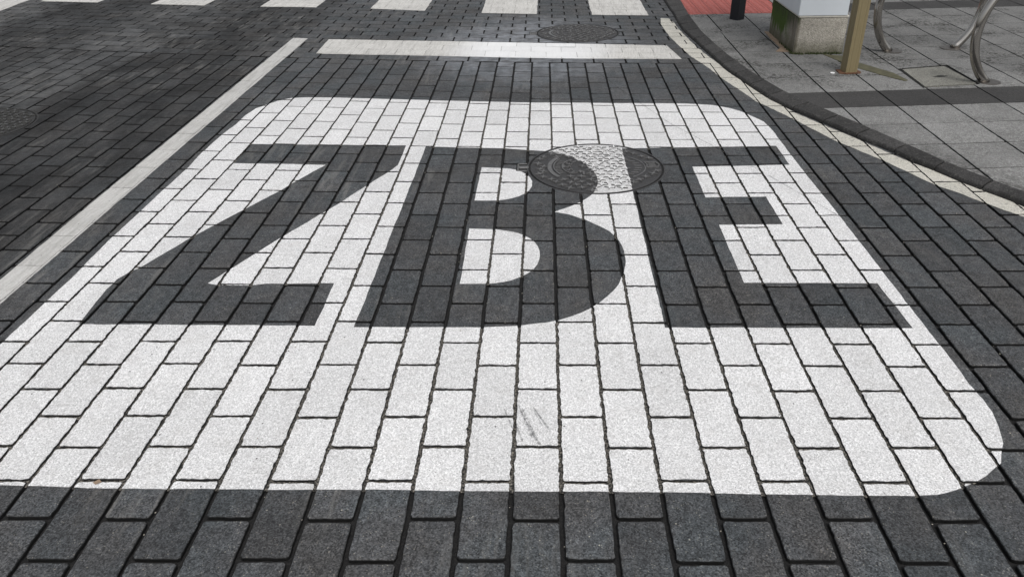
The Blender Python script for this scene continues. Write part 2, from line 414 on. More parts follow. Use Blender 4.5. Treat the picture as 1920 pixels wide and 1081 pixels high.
# ------------------------------------------------------------------ outlines of what is painted or laid (metres, street frame)
def U(px, py, z=0.0):    # a surveyed point: sight line from the standpoint to the level z
    d = fw+rt*((px-960)/F)-up*((py-540.5)/F)
    k = (z-CH)/d.z
    return (CX+k*d.x, CY+k*d.y)
def UL(l, z=0.0): return [U(a, b, z) for a, b in l]
def ccw(p):
    A = sum(p[i][0]*p[(i+1) % len(p)][1]-p[(i+1) % len(p)][0]*p[i][1] for i in range(len(p)))
    return p if A > 0 else p[::-1]

frame = UL([(0, 646), (81.7, 570), (150, 505.7), (206.7, 448.3), (263, 396.7), (301.7, 360), (350, 316.7), (376.7, 288.3), (416.7, 252.3), (443, 233), (460, 216.7), (480, 203.3), (500, 196.7), (520, 189.3), (546.7, 184.3), (576.7, 182.7), (636.7, 183.5),
    (806.7, 188.3), (973, 192.3), (1280, 194.3), (1303, 195.3), (1336.7, 197.3), (1363, 201.7), (1386.7, 208), (1406.7, 216.7), (1431.7, 228), (1446.7, 243), (1460, 260), (1501.7, 315), (1538, 360), (1566.7, 395), (1603, 442.7), (1646.7, 498.3), (1696.7, 564), (1755, 638), (1780, 670), (1816.7, 720), (1843, 747.7), (1860, 771), (1875, 809), (1881, 831), (1878, 844), (1877, 867.7), (1870, 872.7), (1850, 891), (1830, 902.7), (1805, 913.3), (1756.7, 927), (1713, 929.3),
    (1613, 928.3), (1446.7, 926), (1280, 922.7), (1140, 921), (956.7, 920), (773, 918.3), (590, 917), (400, 916.3), (230, 915.3), (130, 912.7), (51.7, 910)])
frame += [(-1.30, .095), (-1.42, .12), (-1.53, .19), (-1.60, .28), (-1.64, .40), (-1.643, .55)]
letZ = UL([(468.3, 270), (761.7, 272.7), (754, 292), (746, 310), (730, 321.7), (668, 360), (640, 379), (610, 396.7), (546.7, 433.3), (476.7, 476.7), (420, 511.7), (390, 530.7), (408, 534), (466.7, 535), (500, 531.5), (626.7, 531), (590, 610.7), (147, 607.7), (200, 541.7), (220, 523), (245, 509), (260, 503), (350, 450), (446.7, 398), (520, 360), (566.7, 333), (610, 309.3), (436.7, 306)])
letB = UL([(798.3, 275), (946.7, 278.3), (990, 281.7), (1022.5, 283.6), (1038, 286.7), (1060, 291), (1078.8, 297.7), (1097.5, 307.8), (1110, 318.8), (1119.4, 331), (1121.5, 342), (1118.5, 353), (1112, 362.5), (1101, 371.5), (1089.7, 378.5), (1066.7, 388), (1040, 397.3), (1066.7, 401.7), (1096.7, 411.7), (1126.7, 425), (1142, 433), (1153, 443), (1163, 455), (1170, 470), (1173.3, 490), (1170, 510), (1160, 533), (1150, 545), (1138, 556), (1123, 568), (1106.7, 578), (1090, 586), (1070, 593), (1048, 600), (1023, 605), (973, 610.7), (906.7, 613.3), (840, 613.3), (663.3, 613.3), (765, 360)])
cB1 = UL([(903, 314), (953, 316), (966.7, 318.3), (978, 322), (986.7, 326.7), (994, 333), (998, 340), (997.5, 350), (992, 358), (983, 363.5), (972, 368.5), (960, 371.7), (947, 374.3), (933, 376), (890, 376), (893, 360)])
cB2 = UL([(880, 428.3), (930, 430), (956.7, 434), (971, 437), (983, 441.7), (993, 446.7), (1001.7, 453), (1008, 461), (1011.7, 470), (1012.3, 479), (1011, 486.7), (1007, 496), (1000, 505), (988, 513), (973, 520), (960, 525), (946.7, 528), (920, 531.7), (862, 532)])
letE = UL([(1165.5, 278.5), (1455, 273.5), (1481, 309.3), (1298, 313), (1323, 370), (1436.7, 368.3), (1467.7, 420.7), (1348.3, 421.7), (1395, 530), (1645, 530.7), (1711.7, 615), (1246.7, 614), (1240, 580), (1226.7, 530), (1206.7, 443), (1186.7, 360)])
def wav(p, sg, s=1, ds=.022, j=.0016): return (dens(ccw(p), ds, j, s), sg)
EMBLEM = Region([wav(frame, 1, 1), wav(letZ, -1, 2), wav(letB, -1, 3), wav(letE, -1, 4), wav(cB1, 1, 5), wav(cB2, 1, 6)])
EMB_F = Region(EMBLEM.p[:4]); CNT1 = Region(EMBLEM.p[4:5]); CNT2 = Region(EMBLEM.p[5:6])
STOP = Region([wav(UL([(616.7, 74.3), (920, 79.5), (1250, 86), (1278, 111), (1055, 110), (640, 101.7), (593, 100.7)]), 1, 7, .03, .002)])
LANE = Region([wav([U(550, 71.7), U(577, 72.7), (-1.790, 1.93), (-1.792, .95), (-1.80, -.6), (-1.905, -.6), (-1.896, 1.12), (-1.903, 1.93)], 1, 8, .03, .002)])
WR = UL([(1240, 34.5), (1254, 35.4), (1263, 42.5), (1275, 58), (1293, 76), (1311, 92), (1328.5, 106), (1344.5, 118), (1364, 134.6), (1390.5, 152), (1417, 166.5), (1446.7, 186.7), (1486.7, 210), (1533, 230), (1596.7, 256.7), (1656.7, 283), (1713, 306.7), (1780, 330), (1846.7, 356.7), (1873, 366.7), (1920, 388)])
WL = UL([(1238, 36), (1240, 47), (1254, 67), (1268, 81.5), (1293, 104.5), (1318, 120.4), (1332, 130), (1353, 147), (1396, 175), (1417, 190), (1466.7, 213), (1513, 236.7), (1563, 263), (1630, 290), (1696.7, 320), (1753, 346.7), (1800, 362), (1863, 386.7), (1920, 406.7)])
EDGE = Region([wav(WR+[(2.20, 1.52), (2.40, 1.20), (2.31, 1.14), (2.10, 1.46)]+WL[::-1], 1, 9, .02, .003)])
ZE = []
for a in ([(76.7, 2.7), (183, 5.2)], [(283, 8.3), (383, 10.7)], [(488, 12.7), (593, 14.3)], [(695, 16.7), (796.7, 20.7)], [(903, 25), (1006.7, 26.7)], [(1110, 28.3), (1215.7, 29.3)]):
    p, q = U(*a[0]), U(*a[1]); ZE.append([p, q, (q[0]+.01, q[1]+2.6), (p[0], p[1]+2.6)])
ZE.append([U(0, 21), U(45, 4), (-5.10, 9.2), (-5.42, 9.2), (-5.5, 6.6)])
ZE = [Region([wav(z, 1, 20+i, .04, .003)]) for i, z in enumerate(ZE)]

KIN = UL([(1275.4, 0), (1291, 27.4), (1316, 60), (1341, 83), (1364, 102.7), (1390.5, 122), (1417, 140), (1475.5, 174.4), (1543, 203), (1616.7, 235), (1703, 271.7), (1780, 306.7), (1853, 335), (1920, 360)], .03)
KOUT = UL([(1247, 0), (1263, 23), (1279, 51), (1307, 76), (1339, 104.5), (1364, 126), (1399, 150.5), (1445, 181), (1493, 203), (1543, 223), (1596.7, 247), (1673, 277), (1736.7, 306), (1840, 347.5), (1880, 361)], .02)
KIN = [(1.36, 9.5), (1.335, 7)]+KIN+[(2.30, 1.50), (2.62, 1.05), (3.1, .5), (3.9, -.3), (4.8, -1.1)]
KOUT = [(1.22, 9.5), (1.195, 7)]+KOUT+[(2.10, 1.66), (2.20, 1.47), (2.52, 1.0), (3.0, .43), (3.8, -.38), (4.7, -1.2)]
def resample(p, n, smooth=2):
    p = [Vector(q) for q in p]; L = [0]
    for a, b in zip(p, p[1:]): L.append(L[-1]+(b-a).length)
    out = []
    for i in range(n):
        s = L[-1]*i/(n-1); k = 0
        while k < len(L)-2 and L[k+1] < s: k += 1
        out.append(p[k]+(p[k+1]-p[k])*((s-L[k])/(L[k+1]-L[k])))
    for _ in range(smooth):
        out = [out[0]]+[(out[i-1]+out[i]*2+out[i+1])/4 for i in range(1, n-1)]+[out[-1]]
    return out
NK = 240
kin, kout = resample(KIN, NK, 3), resample(KOUT, NK, 3)

# manhole covers: centre, radius, turn
MH = [((.323, 2.21), .312), ((.345, 5.08), .315), ((-3.13, 2.885), .318)]
def circ(c, r, n=72): return [(c[0]+r*math.cos(2*math.pi*i/n), c[1]+r*math.sin(2*math.pi*i/n)) for i in range(n)]
def hingebox(c, r, s=1): return [(c[0]-r-.062, c[1]-.045), (c[0]-r+.04, c[1]-.045), (c[0]-r+.04, c[1]+.062), (c[0]-r-.062, c[1]+.062)]

# ------------------------------------------------------------------ ground
g = MB(); S = 120
g.add([(-S, -S, -.0125), (S, -S, -.0125), (S, S, -.0125), (-S, S, -.0125)], [(0, 1, 2, 3)])
tag(g.build('ground', M_JOINT), kind='structure')

big = [(-60, -60), (60, -60), (60, 60), (-60, 60)]
roadpoly = [(v.x+.02, v.y) for v in [(a+b)/2 for a, b in zip(kin, kout)]]
roadpoly = [(-30, 9.5)]+roadpoly+[(4.7, -3), (-30, -3)]
ROAD = Region([(ccw(roadpoly), 1)]+[(circ(c, r+.012), -1) for c, r in MH]+[(ccw(hingebox(*MH[0])), -1), (ccw(hingebox(*MH[1])), -1)])
for i, (c, r) in enumerate(MH):   # hinge boxes overlap the circles: count them once
    pass
class Cut(Region):
    def inside(s, pt): return pip(pt, s.p[0][0]) and not any(pip(pt, q) for q, sg in s.p[1:])
    def clip(s, poly):
        x0 = min(p[0] for p in poly); x1 = max(p[0] for p in poly); y0 = min(p[1] for p in poly); y1 = max(p[1] for p in poly)
        if not any(a < x1 and b > x0 and c < y1 and d > y0 for a, b, c, d in s.segs):
            c = (sum(p[0] for p in poly)/len(poly), sum(p[1] for p in poly)/len(poly))
            return 'whole' if s.inside(c) else None
        vs = [Vector(p) for p in poly]; fs = [list(range(len(poly)))]
        for q, _ in s.p:
            n = len(vs); vs += [Vector(p) for p in q]; fs.append(list(range(n, n+len(q))))
        r = delaunay_2d_cdt(vs, [], fs, 1, 1e-6, True)
        out = [tuple(f) for f, og in zip(r[2], r[5]) if 0 in og and 1 in og and not any(k > 1 for k in og)]
        if not out: return None
        used = sorted({i for f in out for i in f}); mp = {u: i for i, u in enumerate(used)}
        return [tuple(r[0][u]) for u in used], [tuple(mp[i] for i in f) for f in out]
ROAD = Cut(ROAD.p)

road = MB(); emb = MB(); cn1 = MB(); cn2 = MB(); stop = MB(); lane = MB(); edge = MB(); zeb = [MB() for _ in ZE]
LAYERS = [(EMB_F, emb, .0012, .0009, .0014), (CNT1, cn1, .0012, .0009, .0014), (CNT2, cn2, .0012, .0009, .0014), (STOP, stop, -.0031, .0022, .0024), (LANE, lane, -.0030, .0018, .002), (EDGE, edge, -.0004, .001, .0014)]
LAYERS += [(zr, zm, -.0030, .0022, .0024) for zr, zm in zip(ZE, zeb)]
GAP = .0098
def paver(quad, near, gap=GAP, ds=None, layers=True, basetone=1.0):
    c = (sum(q[0] for q in quad)/4, sum(q[1] for q in quad)/4)
    seed = random.uniform(0, 90)
    ds = ds or (.011 if near else .045); j = .0011 if near else .0008
    tone = basetone*random.choice([random.uniform(.9, 1.1), random.uniform(.78, 1.2)])
    tx, ty, z0 = random.uniform(-.005, .005), random.uniform(-.003, .003), random.uniform(-.0005, .0005)
    zf = lambda x, y, dz=0: z0+tx*(x-c[0])+ty*(y-c[1])+dz
    top = outline(quad, gap/2+.0026, ds, j, .005, seed)
    r = ROAD.clip(top)
    if r is None: return
    if r == 'whole':
        n = len(top); st = random.getstate()
        mid = outline(quad, gap/2, ds, j, .003, seed)
        if len(mid) != n:      # keep the rings matched
            k = []
            for p in top:
                d = Vector((p[0]-c[0], p[1]-c[1])); k.append((p[0]+d.normalized().x*.0026, p[1]+d.normalized().y*.0026))
            mid = k
        V = [(x, y, zf(x, y)) for x, y in top]+[(x, y, zf(x, y)-.0028) for x, y in mid]+[(x, y, -.0135) for x, y in mid]
        fs = [tuple(range(n))]
        for a in (0, n):
            fs += [(a+i, a+n+i, a+n+(i+1) % n, a+(i+1) % n) for i in range(n)]
        road.add(V, fs, tone)
        edges = None
    else:
        slab(road, r, zf, .013, tone)
    if layers:
        for reg, mb, grow, dz, drop in LAYERS:
            bb = reg.bb
            if c[0] < bb[0]-.2 or c[0] > bb[1]+.2 or c[1] < bb[2]-.2 or c[1] > bb[3]+.2: continue
            o = outline(quad, gap/2-.0008+grow*1.0, ds*.8 if near and dz < .0015 else ds, j*(1.9 if dz < .0015 else 1), .003, seed+7)
            if r != 'whole':
                cr = ROAD.clip(o)
                if cr is None: continue
                if cr != 'whole':
                    # a block cut by a cover: paint its pieces one by one
                    for f in cr[1]:
                        slab(mb, reg.clip(ccw([cr[0][i] for i in f])), lambda x, y: zf(x, y)+dz, 0.0, random.uniform(.97, 1.03))
                    continue
            slab(mb, reg.clip(o), lambda x, y: zf(x, y)+dz, drop, random.uniform(.94, 1.04))

JT = [(-9, 0.0025-9*.2405), (0, .0025), (1, .2477), (2, .4911), (3, .7303), (4, .9665), (5, 1.2032), (6, 1.444), (7, 1.6747), (12, 2.8396), (13, 3.0853), (15, 3.5703), (18, 4.297)]
YB = 4.188
JO = {}
def joff(i, k):
    if (i, k) not in JO: JO[(i, k)] = random.uniform(-.0035, .0035)
    return JO[(i, k)]
for i in range(-68, 42):
    xa, xb = .12*i, .12*(i+1)
    for k in range(-4, 19):
        ja = k+(.5 if i % 2 else 0); y0, y1 = interp(JT, ja), interp(JT, ja+1)
        y0 += joff(i, k); y1 += joff(i, k+1)
        e_ = .0008+.0007*min(1, max(0, (y0-.5)/2)); y0 += e_; y1 -= e_
        if y0 > YB-.03: continue
        y1 = min(y1, YB)
        q = [warp(xa, y0), warp(xb, y0), warp(xb, y1), warp(xa, y1)]
        if q[0][0] > 4.6: continue
        ym = (y0+y1)/2; xm = (xa+xb)/2
        if ym < -.75 and abs(xm) > 3: continue
        near = ym < 2.6 and -2.3 < xm < 2.3
        paver(q, near)
TL = [YB, 4.335, 4.48, 4.63, 4.775]
while TL[-1] < 8.9: TL.append(TL[-1]+.132)
P = .2186
for k in range(len(TL)-1):
    ph = .2055+(P/2 if k % 2 else 0)
    if k >= 4: ph = .6965+(0 if k % 2 == 0 else P/2)
    n0 = int((-8.2-ph)/P)
    for i in range(n0, 16):
        xa = ph+i*P
        q = [warp(xa, TL[k]), warp(xa+P, TL[k]), warp(xa+P, TL[k+1]), warp(xa, TL[k+1])]
        if q[0][0] > 1.6: continue
        paver(q, False, .0105, ds=.03)
# the street beyond and beside the modelled blocks
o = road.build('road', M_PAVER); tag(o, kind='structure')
def far_sheet(name, quads, mat, z):
    m_ = MB()
    for q in quads: m_.add([(x, y, z) for x, y in q], [(0, 1, 2, 3)])
    o = m_.build(name, mat); tag(o, kind='structure'); return o
far_sheet('road_beyond', [[(-60, 9.4), (1.3, 8.7), (1.3, 60), (-60, 60)], [(-60, -60), (-8.3, -60), (-8.3, 9.4), (-60, 9.4)], [(-8.2, -60), (4.6, -60), (4.6, -1.2), (-8.2, -1.2)]], M_PAVER, -.003)

# paint that ran into the joints
def under(mb, reg, z):
    x0, x1, y0, y1 = reg.bb; nx = max(1, int((x1-x0)/.5)); ny = max(1, int((y1-y0)/.5))
    for a in range(nx):
        for b in range(ny):
            c = [(x0+(x1-x0)*a/nx, y0+(y1-y0)*b/ny), (x0+(x1-x0)*(a+1)/nx, y0+(y1-y0)*b/ny), (x0+(x1-x0)*(a+1)/nx, y0+(y1-y0)*(b+1)/ny), (x0+(x1-x0)*a/nx, y0+(y1-y0)*(b+1)/ny)]
            r = reg.clip(c)
            if r is None: continue
            vs, fs = r; fs = orient(vs, fs)
            mb.add([(x, y, z) for x, y in vs], fs)
uj = MB(); under(uj, EMBLEM, -.0062)
emo = emb.build('road_emblem', M_WHITE)
tag(emo, 'large white rounded rectangle painted on dark pavers with the dark letters ZBE inside', 'road marking')
uj.build('paint_in_joints', M_JPAINT, emo)
cn1.build('letter_counter', M_WHITE, emo); cn2.build('letter_counter', M_WHITE, emo)
for reg, mb in [(STOP, stop), (LANE, lane)]+list(zip(ZE, zeb)):
    under(mb, reg, -.0022)
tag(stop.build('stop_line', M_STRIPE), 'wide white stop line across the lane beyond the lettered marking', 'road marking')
tag(lane.build('lane_line', M_LANE), 'long narrow grey-white lane line running up the left of the lettered marking', 'road marking')
tag(edge.build('kerb_line', M_CREAM), 'curved worn cream line following the dark kerb', 'road marking')
zl = ['second crossing stripe from the left, mostly out of view', 'third stripe of the crossing from the left, behind the dark tyre streaks', 'crossing stripe above the far end of the narrow lane line', 'crossing stripe behind the left part of the stop line', 'crossing stripe behind the middle of the stop line, left of the small manhole', 'rightmost crossing stripe, above the far manhole cover near the kerb', 'leftmost crossing stripe, a thin slanting piece in the far corner']
for zm, l in zip(zeb, zl):
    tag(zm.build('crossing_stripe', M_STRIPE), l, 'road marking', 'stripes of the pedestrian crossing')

# ------------------------------------------------------------------ kerb
kb = MB(); ln = [0]
for a, b in zip(kin, kin[1:]): ln.append(ln[-1]+(b-a).length)
stone = .245
i = 0
while i < NK-1:
    j = i
    while j < NK-1 and ln[j]-ln[i] < stone: j += 1
    vs = []; n = j-i+1; tone = random.uniform(.8, 1.3)
    for k in range(i, j+1):
        a, b = kin[k], kout[k]; d = (b-a).normalized(); t = Vector((-d.y, d.x))
        off = 0.0
        if k == i: off = .0045
        if k == j: off = -.0045
        tt = (kin[min(k+1, NK-1)]-kin[max(k-1, 0)]).normalized()*off
        h1 = .0335+.001*noise.noise((a.x*6, a.y*6, 1)); h2 = .0205+.002*noise.noise((b.x*8, b.y*8, 2))
        jb = .003*noise.noise((b.x*30, b.y*30, 5))
        rows = [(a-d*.004, .012), (a, h1-.0015), (a+d*.003, h1), (a+(b-a)*.5, (h1+h2)/2), (b-d*(.007+jb), h2+.001), (b+d*(jb-.002), h2-.003), (b+d*(.004+jb), .004), (b+d*.006, -.010)]
        vs += [(p.x+tt.x, p.y+tt.y, z) for p, z in rows]
    m_ = 8; fs = []
    for q in range(n-1):
        for r_ in range(m_-1): fs.append((q*m_+r_, (q+1)*m_+r_, (q+1)*m_+r_+1, q*m_+r_+1))
    fs.append(tuple(range(m_))); fs.append(tuple(range((n-1)*m_+m_-1, (n-1)*m_-1, -1)))
    kb.add(vs, fs, tone); i = j
ko = kb.build('kerb', M_KERB); tag(ko, kind='structure')
bmk = bmesh.new(); bmk.from_mesh(ko.data); bmesh.ops.recalc_face_normals(bmk, faces=bmk.faces); bmk.to_mesh(ko.data); bmk.free()

# ------------------------------------------------------------------ pavement tiles
PZ = .03
kc = [(a*.9+b*.1) for a, b in zip(kin, kout)]
pavepoly = ccw([(v.x, v.y) for v in kc]+[(12, -1.1), (12, 9.5)])
BASE = (1.777, 2.108, 4.212, 4.885)
COVERSQ = UL([(1690, 130), (1771, 124), (1833, 157.5), (1733, 162.5)], PZ)
GAPSQ = UL([(1682, 128.5), (1776, 121.5), (1839, 158), (1731, 165)], PZ)
PAVE = Cut([(pavepoly, 1), (ccw([(1.34, 5.60), (2.02, 5.625), (2.10, 6.05), (2.10, 9.4), (1.0, 9.4), (1.0, 5.60)]), -1), (ccw(GAPSQ), -1)])
pv = MB(); pd = MB()
RW = [-1.2, -.88, -.56, -.25, .06, .37, .69, 1.0, 1.32, 1.635, 1.944, 2.269, 2.573, 2.879, 3.175, 3.51, 3.8445, 4.178, 4.51, 4.844, 5.17, 5.472, 5.786, 6.1, 6.41, 6.73, 7.04, 7.36, 7.68, 8.0, 8.32, 8.64]
def tile(x0, x1, c0, c1, dark=False, tone=None, flat=False):
    s = 0.0 if flat else .076
    w_ = [random.uniform(-.003, .003) for _ in range(4)]
    q = [(x0, c0+s*x0+w_[0]), (x1, c0+s*x1+w_[1]), (x1, c1+s*x1+w_[2]), (x0, c1+s*x0+w_[3])]
    c = (sum(a[0] for a in q)/4, sum(a[1] for a in q)/4); seed = random.uniform(0, 90)
    ds = .03 if x0 < 3.4 else .1
    q = [(q[0][0]+.0010, q[0][1]), (q[1][0]-.0010, q[1][1]), (q[2][0]-.0010, q[2][1]), (q[3][0]+.0010, q[3][1])]
    top = outline(q, .0042, ds, .0013, .004, seed); r = PAVE.clip(top)
    if r is None: return
    if r == 'whole': r = (top, [tuple(range(len(top)))])
    tx, ty, z0 = random.uniform(-.002, .002), random.uniform(-.002, .002), PZ+random.uniform(-.0006, .0006)
    tone = tone or random.uniform(.88, 1.1)
    slab(pv if not dark else pd, r, lambda x, y: z0+tx*(x-c[0])+ty*(y-c[1]), .02, tone)
for i in range(-3, 32):
    x0 = 1.724+.3*i
    for c0, c1 in zip(RW, RW[1:]):
        dark = (abs(c0-2.879) < .01) or (abs(c0-5.472) < .01)
        cm = (c0+c1)/2+.076*(x0+.15)
        if x0+.15 < 2.0 and 4.9 < cm: continue
        if x0 < 1.3 and cm > 5: continue
        tile(x0, x0+.3, c0, c1, dark)
for xa, xb in ((1.2, 1.438), (1.438, 1.735), (1.735, 2.02)):
    tile(xa, xb, 4.935, 5.60, tone=random.uniform(.98, 1.12), flat=True)
tile(1.13, 1.43, 4.755, 4.93, tone=.9, flat=True)
for c0, c1 in ((5.6, 5.95),): tile(2.05, 2.1, c0, c1, flat=True)
M_TILE_D = mat_concrete('dark_pavement_tile', (.028, .027, .027), (.058, .057, .056), rough=.8)
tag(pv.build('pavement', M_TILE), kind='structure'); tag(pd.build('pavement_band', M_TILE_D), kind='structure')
pb = MB(); r = Region([(pavepoly, 1)])
for a in range(-2, 24):
    for b_ in range(-3, 20):
        rr = r.clip([(a*.5, b_*.5), (a*.5+.5, b_*.5), (a*.5+.5, b_*.5+.5), (a*.5, b_*.5+.5)])
        if rr: pb.add([(x, y, PZ-.008) for x, y in rr[0]], orient(*rr))
tag(pb.build('pavement_bed', M_JOINT), kind='structure')
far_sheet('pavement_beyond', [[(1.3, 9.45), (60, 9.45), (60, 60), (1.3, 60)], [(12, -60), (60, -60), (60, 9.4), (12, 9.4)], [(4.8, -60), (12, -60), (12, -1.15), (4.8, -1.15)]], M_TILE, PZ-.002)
# red tactile paving
rd = MB(); redpoly = Region([(ccw([p for p in [(v.x, v.y) for v in kc if 5.60 < v.y < 9.3]]+[(1.3, 5.585), (2.00, 5.63), (2.09, 6.06), (2.09, 9.3)]), 1)])
k = 0; y = 5.55
while y < 9.3:
    x = 1.0
    while x < 2.15:
        r = redpoly.clip([(x+.002, y+.002), (x+.098, y+.002), (x+.098, y+.098), (x+.002, y+.098)])
        if r:
            slab(rd, r, lambda a, b: PZ+.0005, .01, random.uniform(.82, 1.12))
            for bx in (.025, .075):
                for by in (.025, .075):
                    if redpoly.inside((x+bx, y+by)) and y < 6.9:
                        n = len(rd.v); lathe(rd, [(.013, PZ), (.011, PZ+.004), (.006, PZ+.0055)], x+bx, y+by, 8, random.uniform(.8, 1.05))
        x += .1
    y += .1
tag(rd.build('tactile_paving', M_RED), kind='structure')

# ------------------------------------------------------------------ manhole covers
def star(cx, cy, r, a, k=.25):
    return [(cx+(r if i % 2 == 0 else r*k)*math.cos(a+math.pi*i/4), cy+(r if i % 2 == 0 else r*k)*math.sin(a+math.pi*i/4)) for i in range(8)]
def text_mesh(s, size, depth):
    cu = bpy.data.curves.new('t', 'FONT'); cu.body = s; cu.size = size; cu.extrude = depth; cu.align_x = 'CENTER'; cu.align_y = 'CENTER'
    ob = bpy.data.objects.new('t', cu); COL.objects.link(ob); bpy.context.view_layer.update()
    me = bpy.data.meshes.new_from_object(ob.evaluated_get(bpy.context.evaluated_depsgraph_get()))
    bpy.data.objects.remove(ob); return me
def manhole(c, R, label, painted=False, hinge=True, turn=0.0, M_IRON=M_IRON, M_IRON_TOP=M_IRON_TOP):
    root = empty('manhole_cover', (c[0], c[1], 0)); tag(root, label, 'manhole cover', 'round cast iron covers in the road')
    zt = .0005
    d = MB(); lathe(d, [(R-.0045, -.012), (R-.0045, zt-.0012), (R-.006, zt)], 0, 0, 96); d.build('lid', M_IRON, root)
    fr = MB(); lathe(fr, [(R+.0052, -.014), (R+.0052, zt-.001), (R+.006, zt), (R+.0125, zt), (R+.0135, -.014)], 0, 0, 96, closed_top=False); fr.build('frame_ring', M_IRON, root)
    gp = MB(); lathe(gp, [(R+.006, -.004), (R-.003, -.004)], 0, 0, 64, closed_top=False); gp.build('gap_dirt', M_IRON_DK, root)
    rl = MB(); pt = MB(); H = .0058
    def raise_(poly, h=H, tone=1.0):
        poly = ccw(poly)
        slab(rl, (poly, [tuple(range(len(poly)))]), lambda x, y: zt+h, h, tone)
        if painted:
            w_ = [(x+c[0], y+c[1]) for x, y in poly]; r = EMBLEM.clip(w_)
            if r: slab(pt, ([(x-c[0], y-c[1]) for x, y in r[0]], r[1]), lambda x, y: zt+h+.0006, h, 1.0)
    ca, sa = math.cos(turn), math.sin(turn)
    rot = lambda p: (p[0]*ca-p[1]*sa, p[0]*sa+p[1]*ca)
    def arc(cx, cy, r, w, a0, a1, n=22):
        return [rot((cx+r*math.cos(a0+(a1-a0)*i/n), cy+r*math.sin(a0+(a1-a0)*i/n))) for i in range(n+1)]+[rot((cx+(r-w)*math.cos(a1+(a0-a1)*i/n), cy+(r-w)*math.sin(a1+(a0-a1)*i/n))) for i in range(n+1)]
    D = math.radians
    # left: a crescent with rays, right: a ring of marks and a boxed plate
    raise_(arc(-.02, 0, .207, .019, D(142), D(218)), .004)
    raise_(arc(-.02, 0, .180, .005, D(146), D(214)))
    raise_(arc(-.045, 0, .115, .005, D(128), D(226)))
    for k in range(9):
        yy = -.075+k*.019; xa = -.02-math.sqrt(.172**2-yy*yy); xb = -.045-math.sqrt(max(.0001, .122**2-yy*yy))
        raise_([rot((xa, yy-.002)), rot((xb, yy*.9-.002)), rot((xb, yy*.9+.002)), rot((xa, yy+.002))], .003)
    raise_(arc(.085, 0, .15, .005, D(-58), D(58)), .003)
    bx = [(.238, -.012), (.290, -.008), (.300, .02), (.286, .052), (.232, .056), (.243, .02)]
    for p, q in zip(bx, bx[1:]+bx[:1]):
        dd = Vector((q[0]-p[0], q[1]-p[1])).normalized(); nn = Vector((-dd.y, dd.x))*.0024
        raise_([rot((p[0]-nn.x, p[1]-nn.y)), rot((q[0]-nn.x, q[1]-nn.y)), rot((q[0]+nn.x, q[1]+nn.y)), rot((p[0]+nn.x, p[1]+nn.y))])
    for k in range(4): raise_([rot((.252, .002+k*.013)), rot((.282, .003+k*.013)), rot((.282, .008+k*.013)), rot((.252, .007+k*.013))], .003)
    for k in range(8):
        a = D(-52+k*15); x, y = .085+.115*math.cos(a), .115*math.sin(a)
        raise_([rot((x-.016, y-.003)), rot((x+.016, y-.003)), rot((x+.016, y+.003)), rot((x-.016, y+.003))], .003)
    for bx_, by_ in ((-.150, .004), (-.045, .062), (-.06, -.085), (-.1, .135)):
        raise_([rot((bx_-.004, by_-.016)), rot((bx_+.004, by_-.016)), rot((bx_+.004, by_+.016)), rot((bx_-.004, by_+.016))])
    # four-pointed stars all over the rest
    rs = random.Random(int(R*1e4)); row = 0; y = -R+.026
    while y < R-.016:
        x = -R+(0.012 if row % 2 else .043)
        while x < R:
            px, py = x+rs.uniform(-.009, .009), y+rs.uniform(-.005, .005); q = math.hypot(px, py)
            ok = q < R-.022
            if -.245 < px < -.12 and abs(py) < .135-.4*abs(px+.17): ok = False
            if -.16 < px < -.085 and abs(py) < .11: ok = False
            if math.hypot(px-.085, py) < .165 and px > .155: ok = False
            if px > .215 and abs(py-.022) < .06: ok = False
            if ok: raise_([rot(p) for p in star(px, py, rs.uniform(.021, .026), rs.uniform(-.45, .45))])
            x += .058
        y += .0325; row += 1
    rl.build('raised_pattern', M_IRON_TOP, root)
    # lettering on the band beside the crescent
    tb = bmesh.new()
    for ch, a in zip('CESSA', (146, 163, 180, 197, 214)):
        me = text_mesh(ch, .042, .0026); rr = D(a)
        mm = Matrix.Rotation(turn, 4, 'Z') @ Matrix.Translation((.0+.128*math.cos(rr), .128*math.sin(rr), zt+.0026)) @ Matrix.Rotation(rr+math.pi/2+math.pi, 4, 'Z')
        me.transform(mm); tb.from_mesh(me)
    me = bpy.data.meshes.new('lettering'); tb.to_mesh(me); tb.free(); me.materials.append(M_IRON_TOP)
    lo = bpy.data.objects.new('lettering', me); COL.objects.link(lo); lo.parent = root
    if hinge:
        hb = MB(); box(hb, -R-.050, -R-.004, -.006, .020, -.010, zt+.0012, .002); box(hb, -R-.058, -R-.050, -.036, .052, -.012, zt, .0015)
        box(hb, -R-.05, -R-.012, .048, .056, -.012, zt, .001); box(hb, -R-.05, -R-.012, -.040, -.033, -.012, zt, .001)
        hb.build('hinge', M_IRON_TOP, root); hd = MB(); hd.add([(-R-.05, -.036, -.002), (-R+.012, -.036, -.002), (-R+.012, .052, -.002), (-R-.05, .052, -.002)], [(0, 1, 2, 3)]); hd.build('hinge_dirt', M_IRON_DK, root)
        sl_ = MB(); box(sl_, R+.006, R+.046, .022, .035, -.006, .0010, .0); sl_.build('lifting_slot', M_IRON_DK, root)
    if painted:
        o_ = MB()
        p = [(x+c[0], y+c[1]) for x, y in circ((0, 0), R-.0065, 96)]
        r = EMBLEM.clip(p)
        slab(o_, r, lambda x, y: zt+.0007, .0012, .84)
        n = len(pt.v)
        o_.add([(x+c[0], y+c[1], z) for x, y, z in pt.v], pt.f)
        o_.build('paint_on_cover', M_WHITE, emo)
    return root
manhole(*MH[0], 'round iron manhole cover in the middle of the lettered marking, partly painted white', painted=True)
manhole(*MH[1], 'unpainted round iron manhole cover beyond the stop line', turn=.12)
